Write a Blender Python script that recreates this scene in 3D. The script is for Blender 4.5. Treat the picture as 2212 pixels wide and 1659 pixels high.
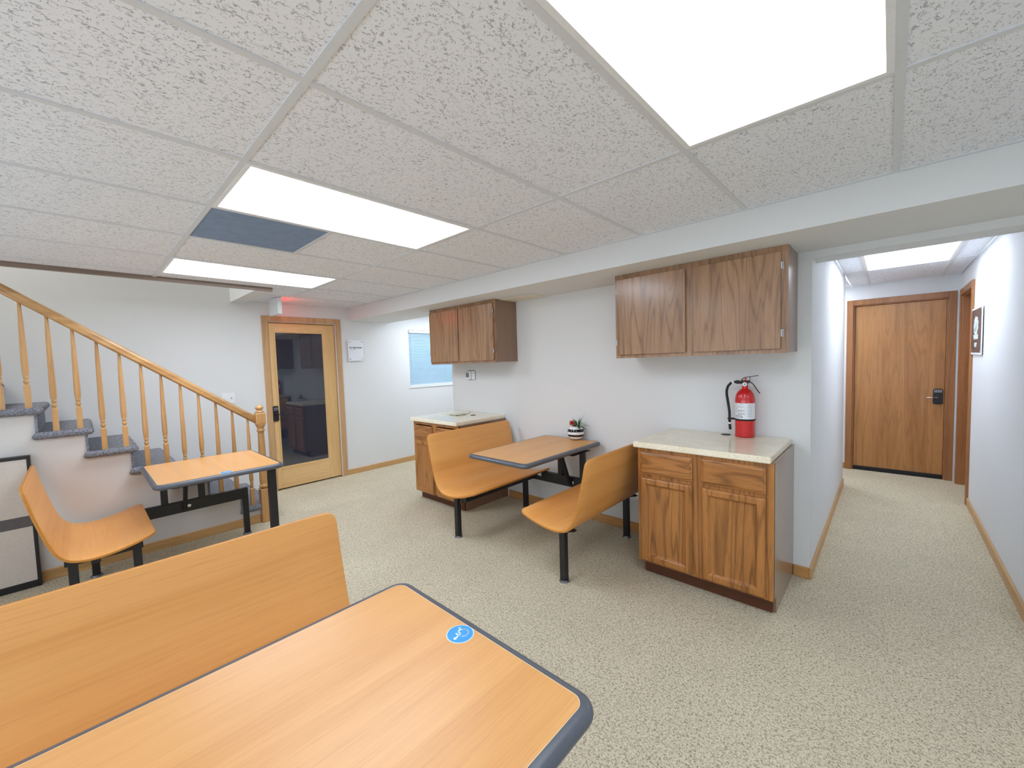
import bpy, bmesh, math, random
from mathutils import Vector, Matrix
random.seed(7)
SC = bpy.context.scene
for o in list(bpy.data.objects): bpy.data.objects.remove(o)
COL = SC.collection
PI = math.pi
# ------------------------------------------------------------------ camera
YAW, PITCH, ROLL = -0.764634, -0.0556457, -0.0320787
FPX, CX, CY, W, H = 876.174, 1082.311, 832.158, 2212, 1659
f = Vector((math.sin(YAW)*math.cos(PITCH), math.cos(YAW)*math.cos(PITCH), math.sin(PITCH)))
r = Vector((math.cos(YAW), -math.sin(YAW), 0)); u = r.cross(f)
r2 = math.cos(ROLL)*r + math.sin(ROLL)*u; u2 = -math.sin(ROLL)*r + math.cos(ROLL)*u
cd = bpy.data.cameras.new('camera'); cam = bpy.data.objects.new('camera', cd); COL.objects.link(cam)
cam.matrix_world = Matrix(((r2.x, u2.x, -f.x, 0), (r2.y, u2.y, -f.y, 0), (r2.z, u2.z, -f.z, 1.5), (0, 0, 0, 1)))
cd.sensor_width = 36; cd.lens = FPX/W*36; cd.shift_x = (W/2-CX)/W; cd.shift_y = (CY-H/2)/W
cd.clip_start = 0.02; SC.camera = cam
# ------------------------------------------------------------------ world, exposure
wd = bpy.data.worlds.new('sky'); SC.world = wd; wd.use_nodes = True
wd.node_tree.nodes['Background'].inputs[0].default_value = (0.72, 0.88, 1.0, 1)
wd.node_tree.nodes['Background'].inputs[1].default_value = 9.0
SC.view_settings.view_transform = 'Standard'; SC.view_settings.look = 'None'
SC.view_settings.gamma = 1; SC.view_settings.use_curve_mapping = False
SC.view_settings.exposure = 0.56
PANEL = 7.0          # strength of the fluorescent diffusers
def area_light(name, loc, rot, sx, sy, energy, col):
    l_ = bpy.data.lights.new(name, 'AREA'); l_.shape = 'RECTANGLE'; l_.size = sx; l_.size_y = sy; l_.energy = energy; l_.color = col
    o_ = bpy.data.objects.new(name, l_); COL.objects.link(o_); o_.location = loc; o_.rotation_euler = rot
# added upward fill lights behind and right of the camera, lifting the ceiling
area_light('ceiling_fill_light', (-1.4, -3.0, .9), (math.radians(150), 0, 0), 5.5, 1.4, 56, (.78, .92, 1.12))
area_light('ceiling_fill_light', (2.9, -.8, .9), (math.radians(150), 0, math.radians(90)), 4.0, 1.4, 20, (.78, .92, 1.12))
# ------------------------------------------------------------------ materials
def lin(c):
    return tuple(((v/255)/12.92 if v/255 <= 0.04045 else ((v/255+0.055)/1.055)**2.4) for v in c)
def newmat(name):
    m = bpy.data.materials.new(name); m.use_nodes = True
    return m, m.node_tree, m.node_tree.nodes['Principled BSDF']
def ramp(nt, src, stops):
    n = nt.nodes.new('ShaderNodeValToRGB'); e = n.color_ramp.elements
    e[0].position, e[0].color = stops[0][0], (*stops[0][1], 1)
    e[1].position, e[1].color = stops[1][0], (*stops[1][1], 1)
    for p, c in stops[2:]:
        q = e.new(p); q.color = (*c, 1)
    nt.links.new(src, n.inputs[0]); return n.outputs[0]
def coord(nt, scale=(1, 1, 1), kind='Object', rot=(0, 0, 0)):
    mp = nt.nodes.new('ShaderNodeMapping'); mp.inputs['Scale'].default_value = scale; mp.inputs['Rotation'].default_value = rot
    if kind == 'Position':
        g = nt.nodes.new('ShaderNodeNewGeometry'); nt.links.new(g.outputs['Position'], mp.inputs[0])
    else:
        g = nt.nodes.new('ShaderNodeTexCoord'); nt.links.new(g.outputs[kind], mp.inputs[0])
    return mp.outputs[0]
def noise(nt, vec, scale, detail=3, rough=.5, dist=0):
    n = nt.nodes.new('ShaderNodeTexNoise'); n.inputs['Scale'].default_value = scale
    n.inputs['Detail'].default_value = detail; n.inputs['Roughness'].default_value = rough; n.inputs['Distortion'].default_value = dist
    nt.links.new(vec, n.inputs['Vector']); return n.outputs['Fac']
def bump(nt, b, src, strength, distance=0.002):
    n = nt.nodes.new('ShaderNodeBump'); n.inputs['Strength'].default_value = strength; n.inputs['Distance'].default_value = distance
    nt.links.new(src, n.inputs['Height']); nt.links.new(n.outputs[0], b.inputs['Normal'])
def math_n(nt, op, a, b=None, clamp=False):
    n = nt.nodes.new('ShaderNodeMath'); n.operation = op; n.use_clamp = clamp
    for i, v in enumerate((a, b)):
        if v is None: continue
        if isinstance(v, (int, float)): n.inputs[i].default_value = v
        else: nt.links.new(v, n.inputs[i])
    return n.outputs[0]
def mix_c(nt, fac, a, b):
    n = nt.nodes.new('ShaderNodeMix'); n.data_type = 'RGBA'
    for i, v in ((0, fac), (6, a), (7, b)):
        if isinstance(v, (int, float)): n.inputs[i].default_value = v
        elif isinstance(v, tuple): n.inputs[i].default_value = (*v, 1)
        else: nt.links.new(v, n.inputs[i])
    return n.outputs[2]
def plain(name, c, rough=.5, metal=0, spec=.5, tex=0.0, tscale=60, coat=0):
    m, nt, b = newmat(name); c = lin(c)
    b.inputs['Roughness'].default_value = rough; b.inputs['Metallic'].default_value = metal
    b.inputs['Specular IOR Level'].default_value = spec; b.inputs['Coat Weight'].default_value = coat
    n = noise(nt, coord(nt), tscale, 2)
    lo = tuple(v*(1-tex-.02) for v in c); hi = tuple(min(1, v*(1+tex+.02)) for v in c)
    nt.links.new(ramp(nt, n, [(.3, lo), (.7, hi)]), b.inputs['Base Color'])
    return m
def wall_mat(name, c):
    m, nt, b = newmat(name); c = lin(c)
    b.inputs['Roughness'].default_value = .75; b.inputs['Specular IOR Level'].default_value = .25
    v = coord(nt, kind='Position'); n = noise(nt, v, 1.3, 2)
    nt.links.new(ramp(nt, n, [(.3, tuple(x*.985 for x in c)), (.7, c)]), b.inputs['Base Color'])
    bump(nt, b, noise(nt, v, 120, 3), .25, .002)
    return m
def wood(name, c_lo, c_hi, axis='z', rough=.4, grain=1.0, pores=0.5, coat=0.0, kind='Object', figure=.5, lines=0.0):
    """long-grained wood; axis = direction of the grain in object space"""
    m, nt, b = newmat(name); c_lo, c_hi = lin(c_lo), lin(c_hi)
    s = {'x': (.06, 1, 1), 'y': (1, .06, 1), 'z': (1, 1, .06)}[axis]
    s2 = {'x': (.025, 1, 1), 'y': (1, .025, 1), 'z': (1, 1, .025)}[axis]
    v = coord(nt, s, kind); v2 = coord(nt, s2, kind)
    oi = nt.nodes.new('ShaderNodeObjectInfo')
    add = nt.nodes.new('ShaderNodeVectorMath'); add.operation = 'ADD'
    cb = nt.nodes.new('ShaderNodeCombineXYZ'); nt.links.new(math_n(nt, 'MULTIPLY', oi.outputs['Random'], 7.0), cb.inputs[0]); nt.links.new(math_n(nt, 'MULTIPLY', oi.outputs['Random'], 3.0), cb.inputs[1])
    nt.links.new(v, add.inputs[0]); nt.links.new(cb.outputs[0], add.inputs[1]); v = add.outputs[0]
    big = noise(nt, v, 7*grain, 3, .55, .6)
    rings = math_n(nt, 'MULTIPLY', big, 14.0)
    rings = math_n(nt, 'SINE', rings)
    rings = math_n(nt, 'ADD', math_n(nt, 'MULTIPLY', rings, .5*figure), .5)
    fine = noise(nt, v2, 120*grain, 4, .6)
    tot = math_n(nt, 'ADD', math_n(nt, 'MULTIPLY', rings, .45), math_n(nt, 'MULTIPLY', math_n(nt, 'ADD', big, fine), .28))
    col = ramp(nt, tot, [(.28, c_lo), (.68, c_hi)])
    if pores > 0:
        p = noise(nt, v2, 260*grain, 2, .5)
        pm = ramp(nt, p, [(.30, (1, 1, 1)), (.44, (0, 0, 0))])
        pm = math_n(nt, 'MULTIPLY', pm, pores)
        col = mix_c(nt, pm, col, tuple(x*.45 for x in c_lo))
    if lines > 0:
        sn = math_n(nt, 'ADD', math_n(nt, 'MULTIPLY', math_n(nt, 'SINE', math_n(nt, 'MULTIPLY', noise(nt, v, 5*grain, 2, .45, .3), 70.0)), .5), .5)
        ln = math_n(nt, 'MULTIPLY', math_n(nt, 'POWER', sn, 5.0), math_n(nt, 'MULTIPLY', fine, lines*1.5), True)
        col = mix_c(nt, ln, col, tuple(x*.38 for x in c_lo))
    nt.links.new(col, b.inputs['Base Color'])
    b.inputs['Roughness'].default_value = rough; b.inputs['Coat Weight'].default_value = coat; b.inputs['Coat Roughness'].default_value = .15
    bump(nt, b, fine, .12, .001)
    return m
M = {}
M['wall'] = wall_mat('painted_wall', (226, 227, 225))
M['wall_hall'] = wall_mat('painted_hall_wall', (228, 229, 230))
M['stairwall'] = wall_mat('painted_stair_side', (214, 209, 203))
M['tee'] = plain('white_enamel_tee', (216, 219, 222), .45)
M['white'] = plain('white_plastic', (236, 238, 238), .4)
M['black'] = plain('black_powder_coat', (26, 26, 28), .42, tex=.1)
M['black_rub'] = plain('black_rubber', (18, 18, 19), .6)
M['band'] = plain('grey_vinyl_edge', (86, 90, 97), .32, tex=.03)
M['cream'] = plain('cream_laminate_core', (245, 225, 190), .5)
M['steel'] = plain('bright_steel', (200, 200, 200), .25, metal=1)
M['footsteel'] = plain('dull_steel', (120, 122, 124), .5, metal=1)
M['trimgrey'] = wood('grey_brown_trim', (118, 100, 88), (142, 124, 110), 'y', .35, 1.4, .3, .2)
M['lam_x'] = wood('beech_laminate_table', (208, 146, 82), (230, 172, 106), 'x', .34, 1.2, .15, .0, figure=.15)
M['lam_b'] = wood('beech_laminate_bench', (220, 150, 74), (240, 176, 102), 'x', .42, .8, .15, .0, figure=.35)
M['ply'] = plain('plywood_edge', (196, 130, 52), .45, tex=.06)
M['oak'] = wood('stained_oak', (150, 94, 42), (190, 128, 66), 'z', .30, 1.5, .6, .3, figure=.3, lines=.75)
M['oak_h'] = wood('stained_oak_horizontal', (148, 92, 42), (188, 126, 66), 'x', .30, 1.5, .6, .3, figure=.3, lines=.75)
M['oak_side'] = wood('dark_veneer_side', (124, 92, 72), (144, 110, 88), 'z', .25, 1.2, .1, .6, figure=.2)
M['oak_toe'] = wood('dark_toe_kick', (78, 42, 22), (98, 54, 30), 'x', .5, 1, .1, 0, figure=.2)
M['oak_up'] = wood('oak_veneer_upper', (142, 105, 74), (180, 140, 104), 'z', .27, 1.5, .5, .35, figure=.3, lines=.55)
M['oak_up_s'] = wood('oak_veneer_upper_side', (128, 100, 80), (150, 120, 98), 'z', .33, 1.2, .2, .2, figure=.2)
M['pine'] = wood('light_oak_door', (212, 172, 112), (232, 194, 138), 'z', .4, 1.0, .35, .1)
M['pine_h'] = wood('light_oak_rail', (214, 174, 112), (234, 196, 140), 'y', .4, 1.0, .35, .1)
M['pine_c'] = wood('light_oak_casing', (176, 138, 96), (204, 164, 118), 'z', .4, 1.4, .45, .1)
M['base_y'] = wood('oak_baseboard_y', (178, 136, 82), (206, 162, 106), 'y', .4, 1.4, .3, .1)
M['base_x'] = wood('oak_baseboard_x', (178, 128, 70), (204, 152, 92), 'x', .4, 1.4, .3, .1)
M['rail'] = wood('turned_oak', (174, 128, 74), (208, 160, 102), 'z', .36, 1.6, .25, .2)
M['rail_y'] = wood('handrail_oak', (172, 126, 74), (204, 158, 102), 'y', .36, 1.6, .25, .2)
M['hdoor'] = wood('hall_oak_door', (158, 106, 56), (192, 136, 80), 'z', .36, 1.3, .45, .1, figure=.4, lines=.3)
M['hcase'] = wood('hall_oak_casing', (142, 92, 52), (170, 114, 68), 'z', .38, 1.8, .4, .1)
M['door_r'] = wood('side_oak_door', (132, 78, 36), (160, 100, 50), 'z', .42, 1.8, .6, .1)
M['redflower'] = plain('red_succulent', (205, 60, 52), .5, tex=.15)
M['red'] = plain('red_gloss_paint', (206, 32, 34), .22, tex=.02, coat=.4)
M['label'] = plain('white_paper_label', (232, 234, 238), .5)
M['ink'] = plain('dark_print', (40, 40, 44), .6)
M['inkgrey'] = plain('grey_print', (150, 152, 156), .6)
M['potwhite'] = plain('white_glazed_ceramic', (240, 240, 238), .12)
M['potblack'] = plain('black_glazed_ceramic', (14, 14, 18), .08)
M['leaf'] = plain('green_leaf', (70, 112, 66), .45, tex=.25, tscale=30)
M['soil'] = plain('dark_soil', (40, 28, 22), .9, tex=.3, tscale=200)
M['blue'] = plain('blue_vinyl_sticker', (44, 150, 232), .35)
M['stkwhite'] = plain('white_vinyl_print', (226, 246, 250), .35)
M['bluetile'] = plain('slate_blue_tile', (126, 148, 178), .7, tex=.05, tscale=20)
M['brownsign'] = plain('brown_print', (92, 76, 72), .35)
M['lcd'] = plain('grey_display', (120, 126, 128), .3)
M['paper'] = plain('cream_paper', (232, 226, 206), .6)
M['paper2'] = plain('printed_paper', (214, 216, 196), .6, tex=.12, tscale=40)
M['lock'] = plain('black_keypad', (30, 32, 38), .35)
M['panel'] = plain('glossy_off_white_panel', (206, 196, 186), .16, tex=.01)
M['panel_reflect'] = plain('painted_reflection_band', (88, 84, 86), .3, tex=.1)
# granite-look laminate top
m, nt, b = newmat('speckled_laminate_counter'); v = coord(nt)
c = ramp(nt, noise(nt, v, 7, 5, .7, .4), [(.3, lin((234, 220, 186))), (.62, lin((252, 243, 220)))])
c2 = ramp(nt, noise(nt, v, 130, 3, .6), [(.38, lin((206, 186, 146))), (.52, lin((250, 242, 220)))])
nt.links.new(mix_c(nt, .35, c, c2), b.inputs['Base Color']); b.inputs['Roughness'].default_value = .14; M['counter'] = m
# carpet
m, nt, b = newmat('flecked_loop_carpet'); v = coord(nt, kind='Position')
n1 = noise(nt, v, 120, 2, .55, .9); n2 = noise(nt, v, 300, 2, .6)
c = ramp(nt, n1, [(.38, lin((122, 110, 88))), (.48, lin((222, 210, 180))), (.64, lin((244, 233, 206)))])
c2 = ramp(nt, n2, [(.36, lin((142, 128, 100))), (.54, lin((240, 228, 200)))])
cc = mix_c(nt, .42, c, c2)
c3 = ramp(nt, noise(nt, v, 3, 3), [(.3, (.93, .93, .93)), (.7, (1.0, 1.0, 1.0))])
mm = nt.nodes.new('ShaderNodeMix'); mm.data_type = 'RGBA'; mm.blend_type = 'MULTIPLY'; mm.inputs[0].default_value = 1
nt.links.new(cc, mm.inputs[6]); nt.links.new(c3, mm.inputs[7]); nt.links.new(mm.outputs[2], b.inputs['Base Color'])
b.inputs['Roughness'].default_value = .95; b.inputs['Specular IOR Level'].default_value = .1
bump(nt, b, math_n(nt, 'ADD', n1, n2), .8, .006); M['carpet'] = m
# stair carpet
m, nt, b = newmat('slate_stair_carpet'); v = coord(nt, kind='Position')
n1 = noise(nt, v, 90, 3, .6, .5)
c = ramp(nt, n1, [(.34, lin((104, 106, 113))), (.64, lin((156, 158, 165)))]); nt.links.new(c, b.inputs['Base Color'])
b.inputs['Roughness'].default_value = .95; b.inputs['Specular IOR Level'].default_value = .1
bump(nt, b, n1, 1.0, .01); M['scarpet'] = m
# fissured ceiling tile
m, nt, b = newmat('fissured_acoustic_tile'); v = coord(nt, (1.0, .6, 1), 'Position')
n1 = noise(nt, v, 58, 2.2, .5, 1.0); n2 = noise(nt, v, 105, 1, .5); n3 = noise(nt, coord(nt, kind='Position'), 150, 1, .5)
worm = math_n(nt, 'ABSOLUTE', math_n(nt, 'SUBTRACT', n1, .5))
worm = ramp(nt, worm, [(.014, (1, 1, 1)), (.032, (0, 0, 0))])
mask = ramp(nt, n2, [(.50, (0, 0, 0)), (.535, (1, 1, 1))])
worm = math_n(nt, 'MULTIPLY', worm, mask)
dots = ramp(nt, n3, [(.27, (1, 1, 1)), (.31, (0, 0, 0))])
hole = math_n(nt, 'MAXIMUM', worm, dots)
nt.links.new(mix_c(nt, math_n(nt, 'MULTIPLY', hole, .75), lin((238, 241, 246)), lin((160, 163, 170))), b.inputs['Base Color'])
b.inputs['Roughness'].default_value = .9; b.inputs['Specular IOR Level'].default_value = .1
bump(nt, b, math_n(nt, 'SUBTRACT', 1.0, hole), .5, .003); M['tile'] = m
# emitters
def emit(name, c, s):
    m = bpy.data.materials.new(name); m.use_nodes = True; nt = m.node_tree; nt.nodes.clear()
    e = nt.nodes.new('ShaderNodeEmission'); e.inputs[0].default_value = (*c, 1); e.inputs[1].default_value = s
    o = nt.nodes.new('ShaderNodeOutputMaterial'); nt.links.new(e.outputs[0], o.inputs[0]); return m
for nm, k_ in (('diffuser', 1.0), ('diff_near', .66), ('diff_far', 1.35), ('diff_hall', .95), ('fill_recess', 1.6)):
    M[nm] = emit('lit_prismatic_'+nm, (.875, .96, 1.10), PANEL*k_)
M['exitred'] = emit('lit_red_exit_face', (1, .05, .04), 4.0)
# glass
m, nt, b = newmat('dark_door_glass'); b.inputs['Base Color'].default_value = (.022, .030, .048, 1); b.inputs['Roughness'].default_value = .02
b.inputs['IOR'].default_value = 1.95; M['glass_dark'] = m
m, nt, b = newmat('clear_window_glass'); b.inputs['Base Color'].default_value = (.85, .95, 1, 1); b.inputs['Roughness'].default_value = .02
b.inputs['Transmission Weight'].default_value = 1; b.inputs['IOR'].default_value = 1.1; M['glass'] = m
m, nt, b = newmat('translucent_blind_slat'); b.inputs['Base Color'].default_value = (*lin((226, 234, 240)), 1); b.inputs['Roughness'].default_value = .5
b.inputs['Transmission Weight'].default_value = .0; b.inputs['Subsurface Weight'].default_value = 0
tr = nt.nodes.new('ShaderNodeBsdfTranslucent'); tr.inputs[0].default_value = (.7, .85, .95, 1); ms = nt.nodes.new('ShaderNodeMixShader'); ms.inputs[0].default_value = .5
out = [n for n in nt.nodes if n.type == 'OUTPUT_MATERIAL'][0]
nt.links.new(b.outputs[0], ms.inputs[1]); nt.links.new(tr.outputs[0], ms.inputs[2]); nt.links.new(ms.outputs[0], out.inputs[0]); M['slat'] = m

# ------------------------------------------------------------------ mesh helpers
def box(bm, x0, x1, y0, y1, z0, z1, bev=0, mi=0, seg=1):
    r = bmesh.ops.create_cube(bm, size=1)
    vs = r['verts']
    bmesh.ops.scale(bm, vec=(x1-x0, y1-y0, z1-z0), verts=vs)
    bmesh.ops.translate(bm, vec=((x0+x1)/2, (y0+y1)/2, (z0+z1)/2), verts=vs)
    fs = set(fc for v in vs for fc in v.link_faces)
    for fc in fs: fc.material_index = mi
    if bev:
        es = list({e for v in vs for e in v.link_edges})
        bmesh.ops.bevel(bm, geom=es, offset=bev, segments=seg, affect='EDGES', clamp_overlap=True)
    return bm
def bx(*a, **k):
    bm = bmesh.new(); box(bm, *a, **k); return bm
def boxes(lst, bev=0):
    bm = bmesh.new()
    for a in lst: box(bm, *a, bev=bev)
    return bm
def cyl(bm, p0, p1, r0, r1=None, seg=16, cap=True, mi=0):
    p0, p1 = Vector(p0), Vector(p1); d = p1-p0; r1 = r0 if r1 is None else r1
    n0 = len(bm.faces)
    r = bmesh.ops.create_cone(bm, cap_ends=cap, segments=seg, radius1=r0, radius2=r1, depth=d.length)
    q = Vector((0, 0, 1)).rotation_difference(d.normalized()).to_matrix().to_4x4()
    bmesh.ops.transform(bm, matrix=Matrix.Translation((p0+p1)/2) @ q, verts=r['verts'])
    bm.faces.ensure_lookup_table()
    for fc in bm.faces[n0:]: fc.material_index = mi
    return bm
def lathe(bm, prof, c=(0, 0, 0), seg=20, mats=None, cap=True):
    """prof: (radius, z) list; mats: index for each span"""
    rings = []
    for rr, z in prof:
        rings.append([bm.verts.new((c[0]+rr*math.cos(2*PI*i/seg), c[1]+rr*math.sin(2*PI*i/seg), c[2]+z)) for i in range(seg)])
    for k in range(len(rings)-1):
        for i in range(seg):
            fc = bm.faces.new((rings[k][i], rings[k][(i+1) % seg], rings[k+1][(i+1) % seg], rings[k+1][i])); fc.smooth = True
            if mats: fc.material_index = mats[k]
    if cap:
        a = bm.faces.new(rings[0][::-1]); b2 = bm.faces.new(rings[-1])
        if mats: a.material_index = mats[0]; b2.material_index = mats[-1]
    return bm
def tube(bm, pts, rad, seg=8, mi=0):
    pts = [Vector(p) for p in pts]; rings = []; prev = None
    for i, p in enumerate(pts):
        t = (pts[min(i+1, len(pts)-1)]-pts[max(i-1, 0)]).normalized()
        a = Vector((0, 0, 1)) if abs(t.z) < .9 else Vector((1, 0, 0))
        if prev is not None: a = prev
        n = (a-t*a.dot(t)).normalized(); prev = n; b2 = t.cross(n)
        rr = rad[i] if isinstance(rad, (list, tuple)) else rad
        rings.append([bm.verts.new(p+n*rr*math.cos(2*PI*k/seg)+b2*rr*math.sin(2*PI*k/seg)) for k in range(seg)])
    for k in range(len(rings)-1):
        for i in range(seg):
            fc = bm.faces.new((rings[k][i], rings[k][(i+1) % seg], rings[k+1][(i+1) % seg], rings[k+1][i])); fc.smooth = True; fc.material_index = mi
    for rg in (rings[0][::-1], rings[-1]):
        fc = bm.faces.new(rg); fc.material_index = mi
    return bm
def prism(bm, poly, axis, a0, a1, mi=0):
    """extrude polygon (list of 2D) along axis from a0 to a1"""
    def P(p, a):
        return {'x': (a, p[0], p[1]), 'y': (p[0], a, p[1]), 'z': (p[0], p[1], a)}[axis]
    A = [bm.verts.new(P(p, a0)) for p in poly]; B = [bm.verts.new(P(p, a1)) for p in poly]
    n = len(poly); fs = [bm.faces.new(A[::-1]), bm.faces.new(B)]
    for i in range(n): fs.append(bm.faces.new((A[i], A[(i+1) % n], B[(i+1) % n], B[i])))
    for fc in fs: fc.material_index = mi
    return bm
def obj(name, bm, mat, parent=None, smooth=False, label=None):
    bmesh.ops.recalc_face_normals(bm, faces=bm.faces)
    me = bpy.data.meshes.new(name); bm.to_mesh(me); bm.free()
    for mm_ in (mat if isinstance(mat, (list, tuple)) else [mat]): me.materials.append(mm_)
    if smooth:
        for p in me.polygons: p.use_smooth = True
    o = bpy.data.objects.new(name, me); COL.objects.link(o)
    if parent is not None:
        o.parent = parent
        if parent.get('_w'):          # parts written in world coordinates
            t = Vector(parent['_w'])
            me.transform(Matrix.Translation(-t))
        elif parent.parent is not None and parent.parent.get('_w'):
            me.transform(Matrix.Translation(-Vector(parent.parent['_w'])))
    if label: o['label'] = label
    return o
def thing(name, label, cat, loc=(0, 0, 0), rotz=0, group=None, world=True):
    o = bpy.data.objects.new(name, None); COL.objects.link(o); o.empty_display_size = .1
    o.location = loc; o.rotation_euler = (0, 0, rotz); o['label'] = label; o['category'] = cat
    if group: o['group'] = group
    if world: o['_w'] = list(loc)
    return o
def struct(name, bm, mat, parent=None):
    o = obj(name, bm, mat, parent)
    if parent is None: o['kind'] = 'structure'
    return o
def copy_obj(o, parent, loc=None):
    c = o.copy(); COL.objects.link(c); c.parent = parent
    if loc is not None: c.location = loc
    return c
def text(name, s, size, mat, parent, mtx, ext=.0006, align='CENTER', bold=0):
    cu = bpy.data.curves.new(name, 'FONT'); cu.body = s; cu.size = size; cu.extrude = ext; cu.align_x = align; cu.align_y = 'CENTER'; cu.offset = bold
    t = bpy.data.objects.new(name+'_tmp', cu); COL.objects.link(t)
    dg = bpy.context.evaluated_depsgraph_get(); me = bpy.data.meshes.new_from_object(t.evaluated_get(dg))
    bpy.data.objects.remove(t)
    me.transform(mtx); me.name = name; me.materials.clear(); me.materials.append(mat)
    o = bpy.data.objects.new(name, me); COL.objects.link(o); o.parent = parent
    if parent.get('_w'): me.transform(Matrix.Translation(-Vector(parent['_w'])))
    return o
def frame_mtx(o, xa, ya):
    xa, ya = Vector(xa), Vector(ya); za = xa.cross(ya)
    return Matrix(((xa.x, ya.x, za.x, o[0]), (xa.y, ya.y, za.y, o[1]), (xa.z, ya.z, za.z, o[2]), (0, 0, 0, 1)))

# ------------------------------------------------------------------ room shell
XL, YB, YB2 = -5.45, 3.28, 3.40
ZC = 2.315; XS = -4.48; SOF = 2.145
XR, YF = 3.1, -3.3
struct('floor', bx(XL-.2, XR+.2, YF-.2, 7.1, -.1, 0), M['carpet'])
def wall_holes(axis, c0, c1, a0, a1, z0, z1, holes):
    """wall slab; axis 'x' = plane of constant x; holes: (a0,a1,z0,z1)"""
    bm = bmesh.new()
    As = sorted({a0, a1, *[h[0] for h in holes], *[h[1] for h in holes]})
    for i in range(len(As)-1):
        p, q = As[i], As[i+1]; cuts = [(h[2], h[3]) for h in holes if h[0] <= p+1e-6 and h[1] >= q-1e-6]
        z = z0; segs = []
        for lo, hi in sorted(cuts):
            if lo > z: segs.append((z, lo))
            z = hi
        if z < z1: segs.append((z, z1))
        for lo, hi in segs:
            if axis == 'x': box(bm, c0, c1, p, q, lo, hi)
            else: box(bm, p, q, c0, c1, lo, hi)
    bmesh.ops.remove_doubles(bm, verts=bm.verts, dist=1e-5)
    return bm
DL0, DL1, DLZ = 1.626, 2.455, 2.09
WN0, WN1, WNZ0, WNZ1 = 3.62, 4.60, 1.165, 2.055
struct('wall_left', wall_holes('x', XL-.15, XL, YF, 4.9, 0, 4.6, [(DL0, DL1, 0, DLZ), (WN0, WN1, WNZ0, WNZ1)]), M['wall'])
struct('wall_back', boxes([(-3.993, -.365, YB, YB2, 0, 2.50), (-3.993, -3.87, YB2, 4.75, 0, 2.50), (.56, XR, YB, YB2, 0, 2.50)]), M['wall'])
struct('wall_alcove', bx(XL, -3.87, 4.75, 4.87, 0, 2.50), M['wall'])
struct('wall_header', bx(-.365, .56, YB, 3.49, 2.10, 2.50), M['wall'])
struct('wall_hall_left', bx(-.49, -.365, YB2, 5.9, 0, 2.50), M['wall_hall'])
struct('wall_hall_right', wall_holes('x', .56, .68, YB2, 6.9, 0, 2.50, [(5.84, 6.64, 0, 2.065)]), M['wall_hall'])
struct('wall_hall_end', wall_holes('y', 6.77, 6.9, -1.7, .56, 0, 2.50, [(-.335, .472, 0, 2.07)]), M['wall_hall'])
struct('wall_hall_recess', boxes([(-1.7, -1.58, 5.78, 6.77, 0, 2.50), (-1.7, -.49, 5.78, 5.9, 0, 2.50)]), M['wall_hall'])
struct('wall_right', bx(XR, XR+.12, YF, YB2, 0, 2.50), M['wall'])
struct('wall_front', bx(XL, XR, YF-.12, YF, 0, 4.6), M['wall'])
struct('wall_soffit', bx(XL, XR, 2.66, YB, SOF, 2.50), M['wall'])
# stairwell above the ceiling
struct('wall_stairwell', boxes([(XS, XS+.1, -2.9, 1.4, 2.36, 4.6), (XL, XS-.024, 1.26, 1.40, 2.288, 4.6), (XS-.024, XS+.1, 1.26, 1.40, 2.37, 4.6), (XL, XS+.1, -3.3, -2.9, 2.4, 4.6), (XL-.15, XS+.1, YF-.1, 1.4, 4.6, 4.7)]), M['wall'])
struct('trim_1', bx(XS-.022, XS+.012, -2.9, 1.405, 2.283, 2.335, bev=.004), M['trimgrey'])
# ceiling: slab above, tiles and tees below
ceil = struct('ceiling', boxes([(XS+.02, XR+.1, YF, 2.70, 2.37, 2.5), (XL, XS+.02, 1.40, 2.70, 2.37, 2.5), (XL-.1, XR+.1, 2.66, 7.1, 2.46, 2.55), (XL, XS+.02, YF, -2.9, 2.37, 2.5)]), M['wall'])
GX = [.01+.61*k for k in range(5, -10, -1)]
GY = [-3.16+1.22*k for k in range(0, 6)]        # ... -0.72, 0.50, 1.72, 2.94
LIGHTS = [(-.60, .50), (-2.43, .50), (-4.26, .50), (-.60, -1.94), (-2.43, -1.94), (1.23, -1.94), (1.23, .50)]
def tile(x0, x1, y0, y1, z=ZC, mat='tile'):
    return obj('ceiling_tile', bx(x0+.010, x1-.010, y0+.010, y1-.010, z+.002, z+.020, bev=.002), M[mat], ceil)
xs = sorted({XR, *[g for g in GX if XS < g < XR]}); xs = [XS+.012]+xs
ys = [YF, *[g for g in GY if YF < g < 2.6], 2.66]
for i in range(len(xs)-1):
    for j in range(len(ys)-1):
        x0, x1, y0, y1 = xs[i], xs[i+1], ys[j], ys[j+1]
        if any(abs(x0-lx) < .05 and abs(y0-ly) < .05 for lx, ly in LIGHTS): continue
        if abs(x0+3.04) < .03 and abs(y0-.50) < .03:
            d = tile(x0, x1, y0, 1.11, mat='bluetile'); d['label'] = 'plain slate-blue half tile with pale specks'
            tile(x0, x1, 1.11, y1); continue
        tile(x0, x1, y0, y1)
tile(XL, XS+.012, 1.405, 1.72); tile(XL, -4.87, 1.72, 2.66); tile(-4.87, XS+.012, 1.72, 2.66)
def tee(x0, x1, y0, y1, z=ZC):
    return obj('ceiling_tee', bx(x0, x1, y0, y1, z-.002, z+.030), M['tee'], ceil)
for g in xs[1:-1]: tee(g-.012, g+.012, YF, 2.66)
for g in ys[1:-1]: tee(XS+.012, XR, g-.0125, g+.0125, ZC-.0006)
tee(XL, XS+.012, 1.708, 1.732, ZC-.0006); tee(-4.88, -4.86, 1.405, 2.66); tee(-3.04, -2.43, 1.098, 1.122, ZC-.0006)
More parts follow.
